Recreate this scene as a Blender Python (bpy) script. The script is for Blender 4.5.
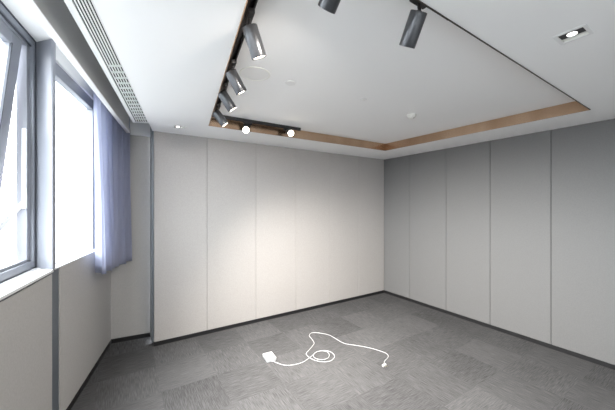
import bpy, bmesh, math, random
from mathutils import Vector, Matrix
random.seed(4)
for o in list(bpy.data.objects):
    bpy.data.objects.remove(o)
scene = bpy.context.scene
COL = scene.collection

# ------------------------------------------------------------------ camera, world, exposure
EYE = 1.70
cam_data = bpy.data.cameras.new('camera')
cam_data.sensor_width = 36.0
cam_data.lens = 36.0 * 287.0 / 615.0
cam_data.shift_y = 0.8 / 615.0
cam_data.clip_start = 0.02
cam = bpy.data.objects.new('camera', cam_data)
cam.location = (0, 0, EYE)
cam.rotation_euler = (math.pi / 2, 0, 0)
COL.objects.link(cam)
scene.camera = cam

WORLD_STRENGTH = 5.2
SPOT_W = 74.0
world = bpy.data.worlds.new('overcast_daylight')
scene.world = world
world.use_nodes = True
bg = world.node_tree.nodes['Background']
wt = world.node_tree                                        # bright overcast sky over paler ground haze
w_tc = wt.nodes.new('ShaderNodeTexCoord'); w_sep = wt.nodes.new('ShaderNodeSeparateXYZ'); w_cr = wt.nodes.new('ShaderNodeValToRGB')
w_map = wt.nodes.new('ShaderNodeMapRange')
w_map.inputs['From Min'].default_value = -1; w_map.inputs['From Max'].default_value = 1
wt.links.new(w_tc.outputs['Generated'], w_sep.inputs[0]); wt.links.new(w_sep.outputs['Z'], w_map.inputs['Value'])
wt.links.new(w_map.outputs[0], w_cr.inputs['Fac']); wt.links.new(w_cr.outputs['Color'], bg.inputs['Color'])
w_cr.color_ramp.elements[0].position = 0.47; w_cr.color_ramp.elements[0].color = (0.15, 0.155, 0.16, 1)
w_cr.color_ramp.elements[1].position = 0.53; w_cr.color_ramp.elements[1].color = (0.93, 0.965, 1.0, 1)
bg.inputs['Strength'].default_value = WORLD_STRENGTH

vs = scene.view_settings
vs.view_transform = 'Standard'
vs.look = 'None'
vs.gamma = 1.0
vs.use_curve_mapping = False
vs.exposure = 2.1


def portal(name, p0, p1, z0, z1):
    """daylight portal lying in a window opening, facing the room"""
    d = bpy.data.lights.new(name, 'AREA')
    d.shape = 'RECTANGLE'
    a, b = Vector((p0[0], p0[1], 0)), Vector((p1[0], p1[1], 0))
    d.size = (b - a).length
    d.size_y = z1 - z0
    d.cycles.is_portal = True
    o = bpy.data.objects.new(name, d)
    ux = (b - a).normalized()
    uz = Vector((ux.y, -ux.x, 0)) * -1          # light shines along local -Z
    if uz.x > 0:
        uz = -uz
    uy = uz.cross(ux)
    o.matrix_world = Matrix(((ux.x, uy.x, uz.x, (a.x + b.x) / 2), (ux.y, uy.y, uz.y, (a.y + b.y) / 2),
                             (ux.z, uy.z, uz.z, (z0 + z1) / 2), (0, 0, 0, 1)))
    COL.objects.link(o)


portal('window_daylight', (-0.53, -1.2), (-1.97, 2.02), 1.30, 2.86)
portal('window_daylight', (-1.98, 2.22), (-2.30, 3.05), 1.26, 2.70)

# ------------------------------------------------------------------ plan of the room (metres, eye above the origin)
A = Vector((1.496, 5.614))                      # corner of back wall and right wall
UB = Vector((-0.842, -0.539))                   # along the back wall, corner -> left
UR = Vector((0.538, -0.843))                    # along the right wall, corner -> camera side
B = A + UB * 3.98                               # left end of the panelled back wall
RR = A + UR * 5.12                              # right wall meets the wall behind the camera
RL = Vector((-0.198, -1.552))                   # facade meets the wall behind the camera
C = Vector((-2.428, 3.551))                     # niche corner
D = Vector((-2.010, 3.759))
CEIL = EYE + 0.904
TRAY = EYE + 1.013
SOFF = EYE + 1.225
SILL = EYE - 0.465


def facade_left(y):  return Vector((-0.907 - 0.457 * y, y))
def facade_right(y): return Vector((-1.0523 - 0.3874 * y, y))
def par(c, k, y):    return Vector((c - k * (y - 1.26), y))


NL = Vector((-0.9096, -0.4156))                 # outward normals of the two facade pieces
NR = Vector((-0.9325, -0.3612))
FL = Vector((-0.0995, 0.871)); FR = Vector((2.655, 2.691)); BR = Vector((1.27, 4.69)); BL = Vector((-1.114, 3.227))


# ------------------------------------------------------------------ materials
def mat(name, color, rough=0.6, metal=0.0, spec=None):
    m = bpy.data.materials.new(name)
    m.use_nodes = True
    b = m.node_tree.nodes['Principled BSDF']
    b.inputs['Base Color'].default_value = (*color, 1)
    b.inputs['Roughness'].default_value = rough
    b.inputs['Metallic'].default_value = metal
    if spec is not None:
        b.inputs['Specular IOR Level'].default_value = spec
    return m


def nn(m, t, **kw):
    n = m.node_tree.nodes.new(t)
    for k, v in kw.items():
        setattr(n, k, v)
    return n


def lk(m, a, b): m.node_tree.links.new(a, b)


def mottled(name, c1, c2, scale, rough=0.7, bump=0.0, detail=4, stretch=(1, 1, 1), spec=None, bump_scale=None, metal=0.0):
    m = mat(name, c1, rough, metal, spec)
    b = m.node_tree.nodes['Principled BSDF']
    tc = nn(m, 'ShaderNodeTexCoord')
    mp = nn(m, 'ShaderNodeMapping')
    mp.inputs['Scale'].default_value = stretch
    lk(m, tc.outputs['Object'], mp.inputs['Vector'])
    no = nn(m, 'ShaderNodeTexNoise')
    no.inputs['Scale'].default_value = scale
    no.inputs['Detail'].default_value = detail
    lk(m, mp.outputs['Vector'], no.inputs['Vector'])
    cr = nn(m, 'ShaderNodeValToRGB')
    cr.color_ramp.elements[0].position = 0.3
    cr.color_ramp.elements[1].position = 0.7
    cr.color_ramp.elements[0].color = (*c1, 1)
    cr.color_ramp.elements[1].color = (*c2, 1)
    lk(m, no.outputs['Fac'], cr.inputs['Fac'])
    lk(m, cr.outputs['Color'], b.inputs['Base Color'])
    if bump:
        n2 = nn(m, 'ShaderNodeTexNoise')
        n2.inputs['Scale'].default_value = bump_scale or scale * 6
        n2.inputs['Detail'].default_value = 2
        lk(m, mp.outputs['Vector'], n2.inputs['Vector'])
        bp = nn(m, 'ShaderNodeBump')
        bp.inputs['Strength'].default_value = bump
        bp.inputs['Distance'].default_value = 0.002
        lk(m, n2.outputs['Fac'], bp.inputs['Height'])
        lk(m, bp.outputs['Normal'], b.inputs['Normal'])
    return m


M_ceil = mat('white_ceiling_paint', (0.92, 0.92, 0.92), 0.8, spec=0.2)
M_fabric = mottled('beige_grey_wall_fabric', (0.365, 0.348, 0.338), (0.41, 0.393, 0.383), 90, 0.75, 0.25, spec=0.25, bump_scale=420)
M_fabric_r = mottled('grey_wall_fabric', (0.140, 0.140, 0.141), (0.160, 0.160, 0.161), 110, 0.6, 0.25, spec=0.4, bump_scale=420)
M_fabric_l = mottled('taupe_wall_fabric', (0.41, 0.40, 0.388), (0.46, 0.45, 0.438), 90, 0.75, 0.25, spec=0.25, bump_scale=420)
M_plain = mat('grey_backing_board', (0.22, 0.22, 0.22), 0.8)
M_black = mat('black_skirting', (0.012, 0.012, 0.013), 0.45)
M_frame = mat('pale_lavender_grey_window_metal', (0.25, 0.26, 0.295), 0.4, 0.0, 0.5)
M_frame2 = mat('mid_grey_window_metal', (0.22, 0.235, 0.27), 0.4, 0.0, 0.5)
M_gasket = mat('dark_rubber_gasket', (0.05, 0.055, 0.07), 0.6)
M_post = mat('slate_grey_joint_cover', (0.11, 0.125, 0.145), 0.45)
M_steel = mat('grey_metal_edge_strip', (0.27, 0.30, 0.335), 0.4, 0.3)
M_sill = mottled('white_stone_sill', (0.78, 0.78, 0.79), (0.84, 0.84, 0.85), 14, 0.3)
M_white = mat('white_lacquer', (0.82, 0.82, 0.82), 0.5)
M_plast = mat('white_plastic', (0.46, 0.47, 0.48), 0.4)
M_offw = mat('off_white_plastic', (0.80, 0.80, 0.765), 0.4)
M_bronze = mottled('brushed_bronze', (0.44, 0.29, 0.19), (0.62, 0.45, 0.32), 3, 0.24, 0.0, stretch=(1, 1, 0.1), metal=0.95)
M_edge = mat('bronze_edge_dim_reflection', (0.05, 0.04, 0.033), 0.45, 0.3)  # same bronze, with its dim reflection painted in as a darker colour
M_dark = mottled('black_powder_coat', (0.018, 0.018, 0.02), (0.024, 0.024, 0.026), 60, 0.45)
M_body = mottled('gunmetal_powder_coat', (0.085, 0.087, 0.094), (0.10, 0.102, 0.11), 60, 0.28, metal=0.65)
M_slot = mat('dark_duct_lining', (0.03, 0.033, 0.036), 0.8)
M_chrome = mat('satin_steel', (0.50, 0.51, 0.53), 0.35, 0.5)
M_pin = mat('brass_pin', (0.7, 0.6, 0.4), 0.3, 0.9)


def emitter(name, color, s):
    m = mat(name, (0.8, 0.8, 0.8))
    b = m.node_tree.nodes['Principled BSDF']
    b.inputs['Emission Color'].default_value = (*color, 1)
    b.inputs['Emission Strength'].default_value = s
    return m


M_lamp = emitter('lit_lamp_lens', (1.0, 0.90, 0.74), 6.0)
M_lamp_down = emitter('lit_downlight_lens', (1.0, 0.97, 0.92), 1.2)

# glass: thin clear pane
M_glass = bpy.data.materials.new('clear_window_glass')
M_glass.use_nodes = True
nt = M_glass.node_tree
nt.nodes.clear()
out = nt.nodes.new('ShaderNodeOutputMaterial')
mix = nt.nodes.new('ShaderNodeMixShader')
tr = nt.nodes.new('ShaderNodeBsdfTransparent'); tr.inputs['Color'].default_value = (0.95, 0.97, 0.97, 1)
gl = nt.nodes.new('ShaderNodeBsdfGlossy'); gl.inputs['Roughness'].default_value = 0.02
fr = nt.nodes.new('ShaderNodeFresnel')
geo = nt.nodes.new('ShaderNodeNewGeometry')
ior = nt.nodes.new('ShaderNodeMapRange')                    # the same reflectance on the way out of the pane as on the way in
ior.inputs['To Min'].default_value = 1.25; ior.inputs['To Max'].default_value = 1 / 1.25
nt.links.new(geo.outputs['Backfacing'], ior.inputs['Value']); nt.links.new(ior.outputs[0], fr.inputs['IOR'])
nt.links.new(fr.outputs[0], mix.inputs[0]); nt.links.new(tr.outputs[0], mix.inputs[1])
nt.links.new(gl.outputs[0], mix.inputs[2]); nt.links.new(mix.outputs[0], out.inputs[0])

# curtain: slightly translucent cloth
M_curt = mottled('blue_grey_curtain_cloth', (0.33, 0.35, 0.47), (0.39, 0.41, 0.53), 30, 0.9, 0.3, stretch=(1, 1, 0.15), spec=0.1, bump_scale=300)
nt = M_curt.node_tree
pb = nt.nodes['Principled BSDF']; om = nt.nodes['Material Output']
tl = nt.nodes.new('ShaderNodeBsdfTranslucent'); tl.inputs['Color'].default_value = (0.72, 0.74, 0.84, 1)
mx = nt.nodes.new('ShaderNodeMixShader'); mx.inputs[0].default_value = 0.30
nt.links.new(pb.outputs[0], mx.inputs[1]); nt.links.new(tl.outputs[0], mx.inputs[2]); nt.links.new(mx.outputs[0], om.inputs[0])


def carpet():
    m = mat('grey_carpet_tiles', (0.2, 0.2, 0.2), 0.95, spec=0.1)
    b = m.node_tree.nodes['Principled BSDF']
    T = 0.5
    tc = nn(m, 'ShaderNodeTexCoord')
    sep = nn(m, 'ShaderNodeSeparateXYZ'); lk(m, tc.outputs['Object'], sep.inputs[0])
    def mth(op, a, bb=None):
        n = nn(m, 'ShaderNodeMath', operation=op)
        for i, v in enumerate((a, bb)):
            if v is None: continue
            if isinstance(v, (int, float)): n.inputs[i].default_value = v
            else: lk(m, v, n.inputs[i])
        return n.outputs[0]
    # planks: tiles 0.5 m wide in half-bond rows
    row = mth('FLOOR', mth('DIVIDE', sep.outputs['Y'], T))
    colx = mth('FLOOR', mth('DIVIDE', sep.outputs['X'], T))
    comb = nn(m, 'ShaderNodeCombineXYZ'); lk(m, colx, comb.inputs[0]); lk(m, row, comb.inputs[1])
    wn = nn(m, 'ShaderNodeTexWhiteNoise', noise_dimensions='3D'); lk(m, comb.outputs[0], wn.inputs['Vector'])
    par_ = mth('MODULO', mth('ABSOLUTE', mth('ADD', colx, row)), 2.0)
    def streak(sx, sy, sc):
        mp = nn(m, 'ShaderNodeMapping'); mp.inputs['Scale'].default_value = (sx, sy, 1)
        lk(m, tc.outputs['Object'], mp.inputs['Vector'])
        no = nn(m, 'ShaderNodeTexNoise'); no.inputs['Scale'].default_value = sc; no.inputs['Detail'].default_value = 3
        no.inputs['Roughness'].default_value = 0.6
        lk(m, mp.outputs['Vector'], no.inputs['Vector'])
        return no.outputs['Fac']
    s1 = streak(7, 150, 1.2); s2 = streak(150, 7, 1.2)
    mixf = nn(m, 'ShaderNodeMix', data_type='FLOAT')
    lk(m, par_, mixf.inputs[0]); lk(m, s1, mixf.inputs[2]); lk(m, s2, mixf.inputs[3])
    big = nn(m, 'ShaderNodeTexNoise'); big.inputs['Scale'].default_value = 1.6; big.inputs['Detail'].default_value = 4
    lk(m, tc.outputs['Object'], big.inputs['Vector'])
    v = mth('ADD', mth('MULTIPLY', mixf.outputs[0], 1.0), mth('MULTIPLY', mth('SUBTRACT', wn.outputs['Value'], 0.5), 0.13))
    v = mth('ADD', v, mth('MULTIPLY', mth('SUBTRACT', big.outputs['Fac'], 0.5), 0.25))
    cr = nn(m, 'ShaderNodeValToRGB')
    cr.color_ramp.elements[0].position = 0.30; cr.color_ramp.elements[1].position = 0.74
    cr.color_ramp.elements[0].color = (0.046, 0.046, 0.048, 1)
    cr.color_ramp.elements[1].color = (0.118, 0.118, 0.121, 1)
    lk(m, v, cr.inputs['Fac']); lk(m, cr.outputs['Color'], b.inputs['Base Color'])
    fine = nn(m, 'ShaderNodeTexNoise'); fine.inputs['Scale'].default_value = 260
    lk(m, tc.outputs['Object'], fine.inputs['Vector'])
    bp = nn(m, 'ShaderNodeBump'); bp.inputs['Strength'].default_value = 0.5; bp.inputs['Distance'].default_value = 0.004
    lk(m, fine.outputs['Fac'], bp.inputs['Height']); lk(m, bp.outputs['Normal'], b.inputs['Normal'])
    return m


M_carpet = carpet()


# ------------------------------------------------------------------ mesh helpers
def prism(bm, poly, z0, z1):
    """poly: list of (x, y); extruded from z0 to z1"""
    area = sum(poly[i][0] * poly[(i + 1) % len(poly)][1] - poly[(i + 1) % len(poly)][0] * poly[i][1] for i in range(len(poly)))
    if area < 0:
        poly = list(reversed(poly))
    lo = [bm.verts.new((p[0], p[1], z0)) for p in poly]
    hi = [bm.verts.new((p[0], p[1], z1)) for p in poly]
    n = len(poly)
    bm.faces.new(list(reversed(lo)))
    bm.faces.new(hi)
    for i in range(n):
        bm.faces.new((lo[i], lo[(i + 1) % n], hi[(i + 1) % n], hi[i]))


def slab(bm, p, q, nrm, t0, t1, z0, z1):
    """vertical slab along p -> q, from offset t0 to t1 along nrm"""
    p, q = Vector(p), Vector(q)
    prism(bm, [p + nrm * t0, q + nrm * t0, q + nrm * t1, p + nrm * t1], z0, z1)


def frame_of(axis, up=Vector((0, 0, 1))):
    w = Vector(axis).normalized()
    if abs(w.dot(up)) > 0.98:
        up = Vector((0, 1, 0))
    u = up.cross(w).normalized()
    v = w.cross(u)
    return u, v, w


def lathe(bm, base, axis, prof, seg=28, close=True):
    """prof: list of (distance along axis, radius)"""
    u, v, w = frame_of(axis)
    base = Vector(base)
    rings = []
    for d, r in prof:
        c = base + w * d
        if r < 1e-6:
            rings.append([bm.verts.new(c)])
        else:
            rings.append([bm.verts.new(c + u * (r * math.cos(2 * math.pi * i / seg)) + v * (r * math.sin(2 * math.pi * i / seg))) for i in range(seg)])
    for a, b in zip(rings, rings[1:]):
        if len(a) == 1 and len(b) == 1: continue
        for i in range(seg):
            j = (i + 1) % seg
            if len(a) == 1: bm.faces.new((a[0], b[j], b[i]))
            elif len(b) == 1: bm.faces.new((a[i], a[j], b[0]))
            else: bm.faces.new((a[i], a[j], b[j], b[i]))
    if close:
        if len(rings[0]) > 1: bm.faces.new(list(reversed(rings[0])))
        if len(rings[-1]) > 1: bm.faces.new(rings[-1])


def obox(bm, c, ax, ay, az, sx, sy, sz):
    """box centred on c with axes ax, ay, az and full sizes"""
    c = Vector(c)
    vs_ = []
    for k in (-1, 1):
        for j in (-1, 1):
            for i in (-1, 1):
                vs_.append(bm.verts.new(c + ax * (i * sx / 2) + ay * (j * sy / 2) + az * (k * sz / 2)))
    for f in ((0, 2, 3, 1), (4, 5, 7, 6), (0, 1, 5, 4), (2, 6, 7, 3), (0, 4, 6, 2), (1, 3, 7, 5)):
        bm.faces.new([vs_[i] for i in f])


def tube(bm, pts, r, seg=8):
    pts = [Vector(p) for p in pts]
    rings = []
    for i, p in enumerate(pts):
        t = (pts[min(i + 1, len(pts) - 1)] - pts[max(i - 1, 0)]).normalized()
        u, v, w = frame_of(t)
        rings.append([bm.verts.new(p + u * (r * math.cos(2 * math.pi * k / seg)) + v * (r * math.sin(2 * math.pi * k / seg))) for k in range(seg)])
    for a, b in zip(rings, rings[1:]):
        for k in range(seg):
            j = (k + 1) % seg
            bm.faces.new((a[k], a[j], b[j], b[k]))
    bm.faces.new(list(reversed(rings[0]))); bm.faces.new(rings[-1])


def catmull(pts, n=10):
    P = [Vector(p) for p in pts]
    out_ = []
    for i in range(len(P) - 1):
        p0, p1, p2, p3 = P[max(i - 1, 0)], P[i], P[i + 1], P[min(i + 2, len(P) - 1)]
        for k in range(n):
            t = k / n
            out_.append(0.5 * ((2 * p1) + (p2 - p0) * t + (2 * p0 - 5 * p1 + 4 * p2 - p3) * t * t + (3 * p1 - p0 - 3 * p2 + p3) * t ** 3))
    out_.append(P[-1])
    return out_


def obj(name, bm, m, parent=None, bevel=0.0, smooth=False, origin=None):
    if origin is not None:
        bmesh.ops.translate(bm, verts=bm.verts, vec=-Vector(origin))
    bmesh.ops.recalc_face_normals(bm, faces=bm.faces)
    me = bpy.data.meshes.new(name)
    bm.to_mesh(me); bm.free()
    if smooth:
        for p in me.polygons: p.use_smooth = True
    me.materials.append(m)
    o = bpy.data.objects.new(name, me)
    if origin is not None:
        o.location = origin
    COL.objects.link(o)
    if parent is not None: o.parent = parent
    if bevel:
        md = o.modifiers.new('bevel', 'BEVEL'); md.width = bevel; md.segments = 2; md.limit_method = 'ANGLE'
    if smooth:
        md = o.modifiers.new('edge_split', 'EDGE_SPLIT'); md.split_angle = math.radians(40)
    return o


def struct(o):
    o['kind'] = 'structure'
    return o


def tag(o, label, cat, group=None):
    o['label'] = label; o['category'] = cat
    if group: o['group'] = group
    return o


def thing(name, loc, label, cat, group=None, rot=(0, 0, 0)):
    o = bpy.data.objects.new(name, None)
    o.location = loc; o.rotation_euler = rot
    o.empty_display_size = 0.05
    COL.objects.link(o)
    return tag(o, label, cat, group)


def BM(): return bmesh.new()


# ------------------------------------------------------------------ floor
ang = math.atan2(0.539, 0.842)
bm = BM()
foot = [Vector((-0.1, -2.0)), RR + (RR - A).normalized() * 0.3 + Vector((0.3, 0)), A + Vector((0.3, 0.3)), D + Vector((-0.1, 0.35)), C + Vector((-0.25, 0.2)), facade_left(2.1) + NL * 0.2, RL + NL * 0.2]
R_ = Matrix.Rotation(-ang, 2)
prism(bm, [R_ @ (p - A) for p in foot], -0.05, 0.0)
fl = struct(obj('floor', bm, M_carpet))
fl.location = (A.x, A.y, 0); fl.rotation_euler = (0, 0, ang)

# ------------------------------------------------------------------ ceiling: lower ceiling ring, tray, pocket soffit
bm = BM()
NRW = Vector((0.843, 0.538)); NBW = Vector((-0.539, 0.842))     # outward from right wall / back wall
R0 = par(-0.945, 0.42, -1.45); R1 = par(-0.945, 0.42, 3.47)
O = [R0, RR, A, R1]; I = [FL, FR, BR, BL]
for i in range(4):
    j = (i + 1) % 4
    prism(bm, [O[i], O[j], I[j], I[i]], CEIL, SOFF)
prism(bm, I, TRAY, SOFF)
prism(bm, [RL + NL * 0.2, R0, R1, D + Vector((0.1, 0.1)), C + Vector((-0.2, 0.1)), facade_left(2.1) + NL * 0.25], SOFF, SOFF + 0.05)
prism(bm, [R0, RR, A, R1], SOFF + 0.001, SOFF + 0.05)
ceil_o = struct(obj('ceiling', bm, M_ceil))

# ------------------------------------------------------------------ panelled walls
def panel_wall(name, start, u, nrm_out, seams, m, zb, zt, base_name, gap=0.005):
    bm = BM()
    slab(bm, start - u * 0.12, start + u * seams[-1], nrm_out, 0.024, 0.12, 0.0, zt + 0.32)
    w = struct(obj(name, bm, M_plain))
    for a, b in zip(seams, seams[1:]):
        bm = BM()
        slab(bm, start + u * (a + gap / 2), start + u * (b - gap / 2), nrm_out, 0.0, 0.022, zb, zt)
        obj('acoustic_panel', bm, m, w, bevel=0.0025)
    bm = BM()
    slab(bm, start + u * (seams[0]), start + u * (seams[-1]), nrm_out, -0.001, 0.022, 0.0, zb - 0.001)
    struct(obj(base_name, bm, M_black))
    return w


panel_wall('wall_back', A, UB, NBW, [0, 0.66, 1.32, 1.993, 2.667, 3.358, 3.98], M_fabric, 0.05, CEIL, 'baseboard_back', 0.0035)
panel_wall('wall_right', A, UR, NRW, [0, 0.60, 1.284, 1.931, 2.607, 3.26, 3.92, 4.56, 5.12], M_fabric_r, 0.05, CEIL, 'baseboard_right', 0.005)
panel_wall('wall_front', RR, (RL - RR).normalized(), Vector((0.539, -0.842)), [0, 0.66, 1.32, 1.98, 2.64, 3.3, 3.96, 4.62, (RL - RR).length], M_white, 0.05, SOFF, 'baseboard_front', 0.006)

# niche wall beside the window, behind the curtain
ND = (D - C).normalized(); NN = Vector((-ND.y, ND.x))
E = C + ND * 0.62
bm = BM(); slab(bm, C - ND * 0.15, E, NN, 0.0, 0.12, 0.0, SOFF + 0.05)
struct(obj('wall_niche', bm, M_fabric_l))
bm = BM(); slab(bm, C, C + ND * 0.47, NN, -0.012, 0.0, 0.0, 0.05)
struct(obj('baseboard_niche', bm, M_black))
# grey metal edge strip on the end of the panelled wall
bm = BM(); slab(bm, B + UB * 0.002, B + UB * 0.002 + NBW * 0.30, UB, 0.0, 0.02, 0.05, SOFF)
slab(bm, B + UB * 0.002 + NBW * 0.0 , B + UB * 0.002 + NBW * 0.008, UB, 0.0, 0.022, 0.05, CEIL)
struct(obj('trim_3', bm, M_steel))

# ------------------------------------------------------------------ facade
WL = struct(obj('wall_left', (lambda b: (slab(b, facade_left(-1.60), facade_left(2.10), NL, 0.02, 0.20, 0.0, SILL - 0.02),
                                          slab(b, facade_right(2.16), facade_right(3.70), NR, 0.02, 0.20, 0.0, SILL - 0.012),
                                          prism(b, [facade_right(2.16) + NR * 0.02, facade_right(3.70) + NR * 0.02, facade_right(3.70) + NR * 0.2, facade_right(2.36) + NR * 0.2], EYE + 1.12, SOFF + 0.04),
                                          slab(b, facade_left(-1.60), facade_left(-1.25), NL, 0.0, 0.20, SILL - 0.02, SOFF + 0.04),
                                          slab(b, facade_right(3.12), facade_right(3.70), NR, 0.0, 0.20, SILL - 0.012, EYE + 1.12), b)[-1])(BM()), M_white))
bm = BM(); slab(bm, facade_left(-1.60), facade_left(2.098), NL, 0.0, 0.02, 0.05, SILL - 0.034)
obj('wall_panel', bm, M_fabric_l, WL, bevel=0.003)
bm = BM(); slab(bm, facade_right(2.218), C + NR * 0.0, NR, 0.0, 0.02, 0.05, SILL - 0.012)
obj('wall_panel', bm, M_fabric_l, WL, bevel=0.003)
bm = BM()
slab(bm, facade_right(2.218), C, NR, -0.004, 0.02, 0.0, 0.05)
slab(bm, facade_left(-1.55), facade_left(2.098), NL, -0.004, 0.02, 0.0, 0.05)
struct(obj('baseboard_left', bm, M_black))
# joint between the two facade pieces, floor to sill, then the post above it
bm = BM(); slab(bm, facade_left(2.10), facade_right(2.205), NR, 0.004, 0.03, 0.0, SILL - 0.004)
tj = struct(obj('trim_1', bm, M_post))
bm = BM(); slab(bm, facade_right(2.203), facade_right(2.218), NR, 0.018, 0.03, 0.0, SILL - 0.012)
obj('shadow_gap', bm, M_gasket, tj)
bm = BM()
prism(bm, [(-2.045, 2.150), (-1.874, 2.098), (-1.866, 2.104), (-1.868, 2.114), (-1.885, 2.150), (-2.10, 2.25), (-2.19, 2.22)], SILL, SOFF)
post = struct(obj('trim_2', bm, M_frame, bevel=0.004))

# pelmet board round the curtain pocket
bm = BM()
K = Vector((-2.2055, 3.583)); K2 = Vector((-1.958, 3.707))
P0 = par(-1.198, 0.4337, -1.2)
NPL = Vector((-0.9174, -0.3979))
def pelmet_run(b, t, z0, z1, off=0.0):
    i0, i1, i2 = P0 + NPL * off, K + (NPL + NN).normalized() * off * 1.1, K2 + NN * off
    o0, o1, o2 = P0 + NPL * (t + off), K + (NPL + NN).normalized() * (t + off) * 1.05, K2 + NN * (t + off)
    prism(b, [i0, i1, o1, o0], z0, z1)
    prism(b, [i1, i2, o2, o1], z0, z1)
pelmet_run(bm, 0.052, CEIL - 0.012, CEIL + 0.045)
pelmet_run(bm, 0.022, CEIL + 0.045, SOFF, 0.012)
struct(obj('trim_4', bm, M_white, bevel=0.003))

# bronze lining of the ceiling tray
bm = BM()
cen = (FL + FR + BR + BL) / 4
def inset(poly, d):
    n = len(poly); res = []
    for i in range(n):
        p, a, b = poly[i], poly[i - 1], poly[(i + 1) % n]
        e1, e2 = (p - a).normalized(), (b - p).normalized()
        n1, n2 = Vector((-e1.y, e1.x)), Vector((-e2.y, e2.x))
        k = (n1 + n2).normalized()
        res.append(p + k * (d / max(k.dot(n1), 0.2)))
    return res
I2 = inset(I, 0.005)
for i in range(4):
    j = (i + 1) % 4
    prism(bm, [I[i], I[j], I2[j], I2[i]], CEIL - (0.0 if i == 0 else 0.005), TRAY - 0.001)
t5 = struct(obj('trim_5', bm, M_bronze))
bm = BM()
prism(bm, [I[0], I[1], I2[1], I2[0]], CEIL - 0.0045, CEIL - 0.0005)
obj('edge_strip', bm, M_edge, t5)  # near lip of the bronze lining, its dark reflection put into the colour

# ------------------------------------------------------------------ window 1 (left, with the tilted sash)
def lw(y, off=0.0): return Vector((-1.05 - 0.457 * y, y)) + NL * off
Y0, Y1 = -1.25, 2.145
ZB, ZT = SILL + 0.004, SOFF
bm = BM()
slab(bm, lw(Y1 - 0.035), lw(Y1), NL, 0.0, 0.08, ZB, ZT)
slab(bm, lw(Y0), lw(Y0 + 0.06), NL, 0.0, 0.08, ZB, ZT)
slab(bm, lw(0.36), lw(0.46), NL, 0.0, 0.08, ZB, ZT)
slab(bm, lw(Y0), lw(Y1), NL, 0.0, 0.08, ZT - 0.05, ZT)
slab(bm, lw(Y0), lw(Y1), NL, 0.0, 0.08, ZB, ZB + 0.055)
w1 = struct(obj('window_1', bm, M_frame2, bevel=0.004))
bm = BM()                                                   # inner step of the frame
slab(bm, lw(Y1 - 0.075, 0.02), lw(Y1 - 0.035, 0.02), NL, 0.0, 0.06, ZB, ZT)
slab(bm, lw(0.46, 0.02), lw(Y1 - 0.035, 0.02), NL, 0.0, 0.06, ZT - 0.075, ZT - 0.05)
slab(bm, lw(0.46, 0.02), lw(Y1 - 0.035, 0.02), NL, 0.0, 0.06, ZB + 0.055, ZB + 0.075)
obj('inner_frame', bm, M_frame, w1, bevel=0.003)
bm = BM()
slab(bm, lw(Y1 + 0.001, -0.004), lw(Y1 - 0.014, -0.004), NL, 0.0, 0.010, ZB, ZT)
slab(bm, lw(Y0, -0.004), lw(Y1, -0.004), NL, 0.0, 0.010, ZT - 0.012, ZT - 0.001)
slab(bm, lw(Y0, -0.004), lw(Y1, -0.004), NL, 0.0, 0.010, ZB - 0.002, ZB + 0.008)
slab(bm, lw(0.46, 0.012), lw(Y1 - 0.03, 0.012), NL, 0.0, 0.010, ZT - 0.058, ZT - 0.05)
obj('gasket', bm, M_gasket, w1)
bm = BM(); slab(bm, lw(Y0 + 0.06, 0.045), lw(0.36, 0.045), NL, 0.0, 0.006, ZB + 0.055, ZT - 0.05)
obj('glass', bm, M_glass, w1)
# sash, hinged at the top and pushed out at the bottom
SY0, SY1 = 0.46, 2.035
piv = lw(SY1, 0.03)
UL = Vector((-0.4156, 0.9096))                              # along facade, away from camera
tilt = math.radians(6.0)
def sash_pt(s, n, d):
    """s along facade from far stile edge toward camera, n outward, d down from the hinge"""
    nn_ = n * math.cos(tilt) + d * math.sin(tilt)
    dd = d * math.cos(tilt) - n * math.sin(tilt)
    p = piv - UL * s + NL * nn_
    return Vector((p.x, p.y, ZT - 0.062 - dd))
def sash_box(b, s0, s1, n0, n1, d0, d1):
    v = [b.verts.new(sash_pt(s, n, d)) for d in (d0, d1) for n in (n0, n1) for s in (s0, s1)]
    for f in ((0, 2, 3, 1), (4, 5, 7, 6), (0, 1, 5, 4), (2, 6, 7, 3), (0, 4, 6, 2), (1, 3, 7, 5)):
        b.faces.new([v[i] for i in f])
SW, SH = (SY1 - SY0) * 1.0994, 1.50
bm = BM()
sash_box(bm, 0.0, 0.125, 0.0, 0.055, 0.0, SH)
sash_box(bm, SW - 0.09, SW, 0.0, 0.055, 0.0, SH)
sash_box(bm, 0.125, SW - 0.09, 0.0, 0.055, 0.0, 0.085)
sash_box(bm, 0.125, SW - 0.09, 0.0, 0.055, SH - 0.085, SH)
sash = obj('sash', bm, M_frame, w1, bevel=0.004)
bm = BM(); sash_box(bm, 0.125, SW - 0.09, 0.024, 0.030, 0.085, SH - 0.085)
obj('glass', bm, M_glass, sash)
bm = BM()
sash_box(bm, -0.006, 0.0, 0.006, 0.016, 0.0, SH)
sash_box(bm, 0.120, 0.128, -0.003, 0.010, 0.08, SH - 0.08)
obj('gasket', bm, M_gasket, sash)
# friction stay
bm = BM()
a = lw(Y1 - 0.085, 0.03); a3 = Vector((a.x, a.y, EYE + 0.03)); b3 = sash_pt(0.02, 0.01, ZT - 0.062 - (EYE - 0.22))
dv = (b3 - a3); u_, v_, w_ = frame_of(dv)
obox(bm, (a3 + b3) / 2, u_, v_, w_, 0.010, 0.030, dv.length)
obj('stay_arm', bm, M_chrome, w1, bevel=0.002)
bm = BM(); slab(bm, lw(Y1 - 0.095, 0.022), lw(Y1 - 0.075, 0.022), NL, -0.006, 0.02, EYE - 0.02, EYE + 0.55)
obj('stay_track', bm, M_chrome, w1, bevel=0.002)
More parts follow.
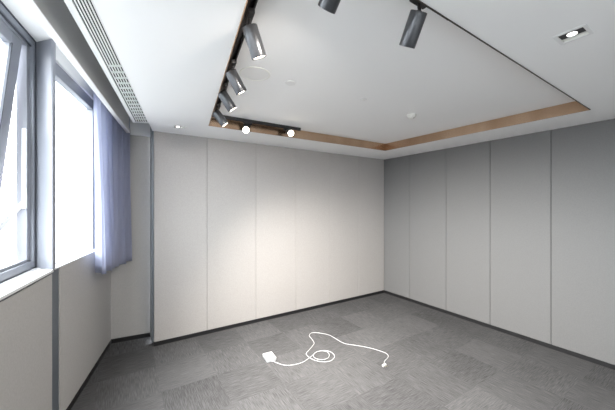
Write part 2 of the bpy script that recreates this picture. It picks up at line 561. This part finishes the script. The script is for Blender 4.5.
# sill
bm = BM(); prism(bm, [lw(-1.25, 0.0), lw(2.135, 0.0), facade_left(2.098) - NL * 0.008, facade_left(-1.45) - NL * 0.008], SILL - 0.020, SILL)
obj('sill', bm, M_sill, w1, bevel=0.003)
bm = BM(); slab(bm, facade_left(-1.45), facade_left(2.098), NL, 0.003, 0.02, SILL - 0.034, SILL - 0.020)
obj('shadow_gap', bm, M_gasket, w1)  # dark strip painting in the shadow line below the sill overhang

# ------------------------------------------------------------------ window 2 (beyond the post)
def rw(y, off=0.0): return facade_right(y) + NR * off
bm = BM()
slab(bm, rw(2.17), rw(3.12), NR, 0.04, 0.10, EYE + 1.022, EYE + 1.122)
slab(bm, rw(2.17), rw(2.23), NR, 0.06, 0.10, SILL, EYE + 1.03)
slab(bm, rw(3.06), rw(3.12), NR, 0.04, 0.10, SILL, EYE + 1.03)
slab(bm, rw(2.17), rw(3.12), NR, 0.06, 0.10, SILL - 0.012, SILL + 0.004)
w2 = struct(obj('window_2', bm, M_frame, bevel=0.003))
bm = BM(); slab(bm, rw(2.23), rw(3.06), NR, 0.075, 0.081, SILL + 0.004, EYE + 1.022)
obj('glass', bm, M_glass, w2)
bm = BM(); slab(bm, rw(2.14), rw(3.12), NR, -0.002, 0.06, SILL - 0.012, SILL)
obj('sill', bm, M_sill, w2, bevel=0.002)

# ------------------------------------------------------------------ linear air grille along the window side of the ceiling
def gl_l(y): return par(-1.035, 0.447, y)
def gl_r(y): return par(-0.945, 0.42, y)
def lip(y):  return par(-1.070, 0.445, y)
GY0, GY1 = -0.9, 3.09
g = thing('air_grille', (*gl_l(1.0), CEIL), 'long white linear slot air grille in the ceiling edge above the windows', 'air vent')
def gpart(name, bm, m, **k):
    return obj(name, bm, m, None, **k)
bm = BM()
prism(bm, [lip(GY0), lip(GY1 + 0.02), gl_l(GY1 + 0.02), gl_l(GY0)], CEIL - 0.003, CEIL + 0.005)
prism(bm, [gl_l(GY1), gl_l(GY1 + 0.02), gl_r(GY1 + 0.04), gl_r(GY1 + 0.02)], CEIL - 0.003, CEIL + 0.005)
frame_g = gpart('frame', bm, M_white)
bm = BM()
NS = 6
for k in range(NS):
    f0, f1 = (k + 0.52) / NS, (k + 1.0) / NS
    q = lambda y, f: gl_l(y).lerp(gl_r(y), f)
    prism(bm, [q(GY0, f0), q(GY1, f0), q(GY1, f1), q(GY0, f1)], CEIL - 0.001, CEIL + 0.002)
y = 1.9
while y < GY1:
    prism(bm, [gl_l(y), gl_l(y + 0.010), gl_r(y + 0.010), gl_r(y)], CEIL + 0.020, CEIL + 0.030)
    y += 0.09
slats = gpart('slats', bm, M_white)
bm = BM(); prism(bm, [gl_l(GY0), gl_l(GY1), gl_r(GY1), gl_r(GY0)], CEIL + 0.10, CEIL + 0.11)
q = lambda y, f: gl_l(y).lerp(gl_r(y), f)
prism(bm, [q(GY0, -0.1), q(GY1, -0.1), q(GY1, -0.01), q(GY0, -0.01)], CEIL + 0.005, CEIL + 0.11)
prism(bm, [q(GY0, 0.97), q(GY1, 0.97), q(GY1, 0.995), q(GY0, 0.995)], CEIL + 0.004, CEIL + 0.11)
prism(bm, [q(GY1, 0), q(GY1, 1), q(GY1 + 0.02, 1), q(GY1 + 0.02, 0)], CEIL + 0.005, CEIL + 0.11)
duct = gpart('duct', bm, M_slot)
bpy.context.view_layer.update()
for o in (frame_g, slats, duct):
    o.parent = g
    o.matrix_parent_inverse = g.matrix_world.inverted()

# ------------------------------------------------------------------ curtain
bm = BM()
c0, c1 = Vector((-2.035, 2.73)), Vector((-2.245, 3.57))
cd = (c1 - c0); cl = cd.length; cd.normalize(); cn = Vector((cd.y, -cd.x))       # cn points into the room
if cn.x < 0: cn = -cn
NU, NV = 150, 24
grid = []
ztop, zbot = SOFF - 0.004, EYE - 0.675
folds = 5.5
for j in range(NV + 1):
    f = j / NV
    z = ztop + (zbot - ztop) * f
    row = []
    for i in range(NU + 1):
        t = i / NU
        ph = t * folds * 2 * math.pi + 0.35 * math.sin(3.1 * t + 1.2 * f)
        amp = (0.036 + 0.022 * f) * (0.75 + 0.35 * math.sin(7.3 * t + 0.8))
        off = amp * math.sin(ph) + 0.008 * math.sin(2.3 * ph + 2 * f)
        sh = 0.022 * math.sin(2 * ph + 0.5) * 0.6
        narrow = 1.0 - 0.06 * math.sin(math.pi * f * 0.9)
        s = (t - 0.5) * cl * narrow + 0.5 * cl + sh + 0.02 * f * (1 - t)
        p = c0 + cd * s + cn * (off + 0.03 * f * (1 - t) ** 2)
        row.append(bm.verts.new((p.x, p.y, z + 0.012 * math.sin(5 * t + 1) * f)))
    grid.append(row)
for j in range(NV):
    for i in range(NU):
        bm.faces.new((grid[j][i], grid[j][i + 1], grid[j + 1][i + 1], grid[j + 1][i]))
cur = obj('curtain', bm, M_curt, smooth=True, origin=(c1.x, c1.y, zbot))
cur.modifiers.clear()
md = cur.modifiers.new('cloth_thickness', 'SOLIDIFY'); md.thickness = 0.002
tag(cur, 'short gathered blue-grey curtain hanging beside the far window', 'curtain')

# ------------------------------------------------------------------ lighting tracks
dL = (BL - FL).normalized(); nL_in = Vector((dL.y, -dL.x))
dB = (BR - BL).normalized(); nB_in = Vector((dB.y, -dB.x))
dF = (FR - FL).normalized(); nF_in = Vector((-dF.y, dF.x))
Z3 = Vector((0, 0, 1))
def v3(p, z): return Vector((p.x, p.y, z))
def track(start, d, nin, off, t0, t1, label):
    a, b = start + nin * off + d * t0, start + nin * off + d * t1
    mid = (a + b) / 2
    t = thing('lighting_track', (mid.x, mid.y, TRAY), label, 'lighting track')
    L = (b - a).length
    def local(p): return p - mid
    d3, n3 = Vector((d.x, d.y, 0)), Vector((nin.x, nin.y, 0))
    bm = BM()
    for s in (-1, 1):
        obox(bm, n3 * (s * 0.0135) + Z3 * -0.016, d3, n3, Z3, L, 0.008, 0.032)
    obox(bm, Z3 * -0.004, d3, n3, Z3, L, 0.020, 0.008)
    obj('rail', bm, M_dark, t)
    for s in (-1, 1):
        bm = BM(); obox(bm, d3 * (s * (L / 2 + 0.004)) + Z3 * -0.016, d3, n3, Z3, 0.008, 0.036, 0.034)
        obj('end_cap', bm, M_dark, t)
    return t
LB = (BL - FL).length
track(FL, dL, nL_in, 0.055, 0.12, LB - 0.16, 'black lighting track along the window side of the ceiling tray, carrying four spotlights')
track(BL, dB, nB_in, 0.090, 0.03, 1.13, 'black lighting track along the back wall side of the tray, carrying two glowing spotlights')
track(FL, dF, nF_in, 0.060, 0.12, 1.05, 'black lighting track behind the near edge of the tray, at the top of the photo')


# ------------------------------------------------------------------ track spotlights
def spot_axes(d):
    u, v, w = frame_of(d)
    return u, v, w
BODY_L, BODY_R = 0.150, 0.040
def spotlight(base, tdir, piv, aim, label, group, bodym=None, r=BODY_R, L=BODY_L, power=SPOT_W, beam=120):
    """base: point on the track (x, y); piv: centre of the rear cap of the housing; aim: beam direction"""
    aim = Vector(aim).normalized(); piv = Vector(piv)
    org = Vector((base.x, base.y, TRAY - 0.032))
    t = thing('spotlight', org, label, 'spotlight', group)
    d3 = Vector((tdir.x, tdir.y, 0)); n3 = Vector((-d3.y, d3.x, 0))
    P = piv - org
    bm = BM(); obox(bm, Z3 * -0.014 , d3, n3, Z3, 0.105, 0.033, 0.026)
    obj('adapter', bm, M_dark, t, bevel=0.004)
    j = P - aim * 0.0 + Z3 * 0.012
    bm = BM(); tube(bm, [Z3 * -0.027, Z3 * -0.034, j * 0.5 + Z3 * -0.014, P - aim * 0.006, P + aim * 0.012], 0.008, 10)
    obj('stem', bm, M_dark, t, smooth=True)
    bm = BM(); lathe(bm, P - aim * 0.004, aim, [(0, 0.0), (0, 0.0115), (0.012, 0.0115)], 18)
    obj('swivel_joint', bm, M_dark, t, smooth=True)
    bm = BM()
    lathe(bm, P, aim, [(0.006, 0.010), (0.006, r - 0.006), (0.0, r - 0.004), (0.0, r - 0.001), (0.002, r), (L - 0.002, r), (L, r - 0.001), (L, r - 0.004), (L - 0.010, r - 0.006), (L - 0.018, 0.008)], 40)
    obj('housing', bm, bodym or M_body, t, smooth=True)
    bm = BM(); lathe(bm, P + aim * (L - 0.012), aim, [(0, r - 0.0065), (0.006, r - 0.0065), (0.008, r - 0.012), (0.0085, 0.0)], 32)
    obj('lens', bm, M_lamp, t, smooth=True)
    ld = bpy.data.lights.new('spotlight_beam', 'SPOT')
    ld.energy = power; ld.color = (1.0, 0.92, 0.83)
    ld.spot_size = math.radians(beam); ld.spot_blend = 1.0; ld.shadow_soft_size = 0.03
    lo = bpy.data.objects.new('beam', ld)
    lo.rotation_euler = aim.to_track_quat('-Z', 'Y').to_euler()
    lo.location = P + aim * (L + 0.006)
    lo.parent = t
    COL.objects.link(lo)
    return t


def at(x, y, z_up, depth):
    return Vector(((x - 307.5) / 287 * depth, depth, EYE + z_up))
def on_line(start, d, nin, off, ray):
    p = start + nin * off
    t = (ray * p.y - p.x) / (d.x - ray * d.y)
    return p + d * t

left_specs = [(249.5, 26.5, (0.038, 0.045, -0.122), 'first spotlight from the camera on the left track, gunmetal and largest of its row'),
              (230.4, 71.5, (0.056, 0.040, -0.106), 'second spotlight from the camera on the left track, beside the round ceiling speaker'),
              (222.0, 93.0, (0.064, 0.036, -0.104), 'third spotlight from the camera on the left track, next nearer than the corner one'),
              (215.5, 111.8, (0.073, 0.030, -0.102), 'farthest spotlight on the left track, tucked in the corner of the tray')]
for x, y, aim, lab in left_specs:
    dep = 0.915 * 287 / (205.8 - y)
    pv = Vector(((x - 307.5) / 287 * dep, dep, EYE + 0.915))
    k = (Vector((pv.x, pv.y)) - (FL + nL_in * 0.055)).dot(dL)
    spotlight(FL + nL_in * 0.055 + dL * k, dL, pv, aim, lab, 'track spotlights')
back_specs = [(246.0, 130.0, (0.12, -0.86, -0.42), 0.15, 0.86, 'glowing spotlight facing the room on the back track, nearer the left corner'),
              (291.0, 133.3, (0.25, -0.88, -0.35), 0.13, 0.885, 'glowing spotlight facing the room at the right end of the back track')]
for x, y, aim, Ls, hl, lab in back_specs:
    base = on_line(BL, dB, nB_in, 0.090, (x - 307.5) / 287)
    a = Vector(aim).normalized()
    dep = hl * 287 / (205.8 - y)
    lens = Vector(((x - 307.5) / 287 * dep, dep, EYE + (205.8 - y) / 287 * dep))
    base2 = Vector(((lens - a * Ls).x, (lens - a * Ls).y))
    pv = lens - a * Ls
    k = (base2 - (BL + nB_in * 0.09)).dot(dB)
    spotlight(BL + nB_in * 0.09 + dB * k, dB, pv, aim, lab, "track spotlights", L=Ls, power=9.0, beam=60)
for x, dz, aim, lab in [(419.0, 0.919, (-0.20, 0.54, -0.82), 'black spotlight hanging from the near edge of the tray, seen whole at upper right'),
                        (343.5, 0.918, (-0.42, 0.66, -0.72), 'black spotlight cut off by the top of the photo, left of the whole hanging one')]:
    base = on_line(FL, dF, nF_in, 0.060, (x - 307.5) / 287)
    spotlight(base, dF, (base.x, base.y, EYE + dz), aim, lab, 'track spotlights', M_body, power=18.0, beam=150)

# ------------------------------------------------------------------ ceiling fittings
def ceil_thing(name, x, y, up, label, cat, group=None):
    dep = up * 287 / (205.8 - y)
    return thing(name, ((x - 307.5) / 287 * dep, dep, EYE + up), label, cat, group)
DN = Vector((0, 0, -1))
t = ceil_thing('ceiling_speaker', 255.0, 74.0, 1.013, 'large round white flush ceiling speaker near the left track', 'speaker')
bm = BM(); lathe(bm, (0, 0, 0), DN, [(0, 0.118), (0.003, 0.118), (0.005, 0.112), (0.003, 0.106), (0, 0.106)], 48); obj('rim', bm, M_offw, t, smooth=True)
bm = BM(); lathe(bm, (0, 0, 0), DN, [(0, 0.106), (0.002, 0.106), (0.003, 0.06), (0.0035, 0)], 48); obj('mesh_cover', bm, M_white, t, smooth=True)
t = ceil_thing('sprinkler_cover', 290.5, 82.5, 1.013, 'small flat round cover plate on the tray ceiling, right of the speaker', 'ceiling cover')
bm = BM(); lathe(bm, (0, 0, 0), DN, [(0, 0.040), (0.004, 0.046), (0.008, 0.044), (0.009, 0)], 36); obj('cover_plate', bm, M_white, t, smooth=True)
bm = BM(); lathe(bm, (0, 0, 0), DN, [(0, 0.036), (0.0045, 0.036)], 36); obj('collar', bm, M_chrome, t, smooth=True)
t = ceil_thing('indicator_cover', 363.5, 99.0, 1.013, 'tiny white round fitting in the middle of the tray ceiling', 'ceiling cover')
bm = BM(); lathe(bm, (0, 0, 0), DN, [(0, 0.030), (0.003, 0.033), (0.006, 0.028), (0.007, 0.012)], 32); obj('cover_ring', bm, M_white, t, smooth=True)
bm = BM(); lathe(bm, (0, 0, 0.002), DN, [(0.006, 0.011), (0.012, 0.010), (0.016, 0.0)], 24); obj('nozzle', bm, M_offw, t, smooth=True)
t = ceil_thing('smoke_detector', 411.5, 114.8, 1.013, 'white domed smoke detector near the back right corner of the tray', 'smoke detector')
bm = BM(); lathe(bm, (0, 0, 0), DN, [(0, 0.052), (0.012, 0.052), (0.014, 0.049)], 40); obj('base', bm, M_offw, t, smooth=True)
bm = BM(); lathe(bm, (0, 0, -0.014), DN, [(0, 0.046), (0.008, 0.047), (0.022, 0.036), (0.030, 0.020), (0.032, 0)], 40); obj('dome', bm, M_offw, t, smooth=True)
bm = BM(); lathe(bm, (0.016, -0.020, -0.034), DN, [(0, 0.006), (0.008, 0.005), (0.009, 0)], 16); obj('sensor_eye', bm, M_dark, t, smooth=True)

def downlight(x, y, label):
    dep = 0.904 * 287 / (205.8 - y)
    t = thing('recessed_downlight', ((x - 307.5) / 287 * dep, dep, CEIL), label, 'downlight', 'square recessed downlights', (0, 0, math.atan2(0.539, 0.842)))
    X, Y = Vector((1, 0, 0)), Vector((0, 1, 0))
    S = 0.136
    w = S - 0.034
    bm = BM()
    for q in (-1, 1):
        obox(bm, (q * (S / 2 - 0.008), 0, -0.0015), X, Y, Z3, 0.016, S, 0.003)
        obox(bm, (0, q * (S / 2 - 0.008), -0.0015), X, Y, Z3, S - 0.032, 0.016, 0.003)
    obj('trim_frame', bm, M_white, t, bevel=0.001)
    bm = BM()
    for q in (-1, 1):
        obox(bm, (q * (w / 2 + 0.0005), 0, 0.006), X, Y, Z3, 0.003, w, 0.012)
        obox(bm, (0, q * (w / 2 + 0.0005), 0.006), X, Y, Z3, w, 0.003, 0.012)
    obox(bm, (0, 0, 0.0105), X, Y, Z3, w, w, 0.003)
    obj('reflector', bm, M_offw, t)
    bm = BM(); obox(bm, (-0.014, 0, 0.007), X, Y, Z3, 0.054, w - 0.003, 0.012); obj('baffle', bm, M_dark, t)
    bm = BM(); lathe(bm, (-0.014, 0.0, 0.002), DN, [(0, 0.021), (0.002, 0.021), (0.004, 0.017), (0.005, 0)], 36); obj('lens', bm, M_lamp_down, t, smooth=True)
    # the opening in the ceiling it sits in
    cb = BM(); obox(cb, (0, 0, 0.0), X, Y, Z3, w + 0.005, w + 0.005, 0.045)
    co = obj('opening', cb, M_ceil, t)
    bpy.context.view_layer.update()
    md = ceil_o.modifiers.new('opening', 'BOOLEAN'); md.object = co; md.operation = 'DIFFERENCE'; md.solver = 'EXACT'
    md.use_self = True
    bpy.context.view_layer.update()
    new = bpy.data.meshes.new_from_object(ceil_o.evaluated_get(bpy.context.evaluated_depsgraph_get()))
    ceil_o.modifiers.clear(); ceil_o.data = new
    bpy.data.objects.remove(co)
    return t
downlight(573.0, 35.0, 'square recessed downlight in the ceiling border at upper right')
downlight(179.3, 127.0, 'square recessed downlight in the ceiling border above the left of the back wall')

# ------------------------------------------------------------------ power adapter and its cable on the carpet
def fp(x, y, z=0.0):
    dep = (EYE - z) * 287 / (y - 205.8)
    return Vector(((x - 307.5) / 287 * dep, dep, z))
c = fp(269.4, 357.0, 0.02)
p_t, p_b = fp(266.5, 353.2, 0.03), fp(272.5, 361.0, 0.03)
ax = (p_b - p_t); ax.z = 0; ax.normalize(); ay = Vector((-ax.y, ax.x, 0))
pa = thing('power_adapter', (c.x, c.y, 0), 'white power adapter with its long coiled white cable on the grey carpet', 'power adapter')
bm = BM(); obox(bm, (0, 0, 0.020), ax, ay, Z3, 0.150, 0.112, 0.040)
obj('body', bm, M_plast, pa, bevel=0.009)
bm = BM(); obox(bm, (0, 0, 0.0402), ax, ay, Z3, 0.075, 0.045, 0.0008)
obj('rating_plate', bm, M_offw, pa)
r = 0.0035
tip = Vector((c.x, c.y, 0)) + ax * 0.073
pts = [Vector((tip.x, tip.y, 0.014))]
def add(lst, z=r + 0.0005):
    for (x, y) in lst: pts.append(fp(x, y, z))
add([(281, 364.3), (288, 365.3), (296, 364.3), (303, 362), (308, 358.8), (312.5, 355.3)], r + 0.001)
# coil: two turns round the centre, then a wider one
add([(316, 352.2), (321, 350.9), (326.5, 351.6), (329.2, 354.4), (328, 357.8), (323, 359.6), (317, 358.9), (313.6, 356.6), (314.2, 353.8), (318, 351.4)], 0.012)
add([(324, 350.6), (330, 351.6), (333.8, 354.6), (334.4, 357.2), (331, 360.6), (324, 361.8), (316, 360.6), (310.5, 358.2), (307.2, 355.4)], 0.0045)
add([(306.3, 353.2), (309.5, 349.5), (313.2, 345), (314, 342.5), (311.5, 338.6), (309.3, 335.8), (311, 333.2), (315, 332.6), (322, 333.4), (329, 335.0), (335, 338.2), (340.5, 341.6), (346, 343.8), (355, 345.2), (365, 346.9), (374, 349), (382, 351.6), (386.5, 353.6), (388.3, 356), (387.2, 358.4), (385, 360.6), (384.2, 363), (384.3, 365)])
org = Vector((c.x, c.y, 0))
bm = BM(); tube(bm, catmull([p - org for p in pts], 8), r, 8)
obj('cable', bm, M_plast, pa, smooth=True)
bm = BM(); lathe(bm, tip - org + Vector((0, 0, 0.014)) - ax * 0.004, ax, [(0, 0.008), (0.022, 0.005), (0.024, 0.003)], 14)
obj('strain_relief', bm, M_plast, pa, smooth=True)
e = fp(384.3, 366.3) - org
pd = (fp(381.5, 367.5) - fp(387.5, 365.0)); pd.z = 0; pd.normalize(); pn = Vector((-pd.y, pd.x, 0))
bm = BM(); obox(bm, e + Z3 * 0.011, pd, pn, Z3, 0.050, 0.026, 0.021)
plug = obj('plug', bm, M_plast, pa, bevel=0.004)
for s in (-1, 1):
    bm = BM(); obox(bm, e + pd * 0.0 - pn * 0.021 * (1 if pn.y > 0 else -1) + pd * (s * 0.011) + Z3 * 0.011, pd, pn, Z3, 0.006, 0.018, 0.0025)
    obj('plug_pin', bm, M_pin, plug)
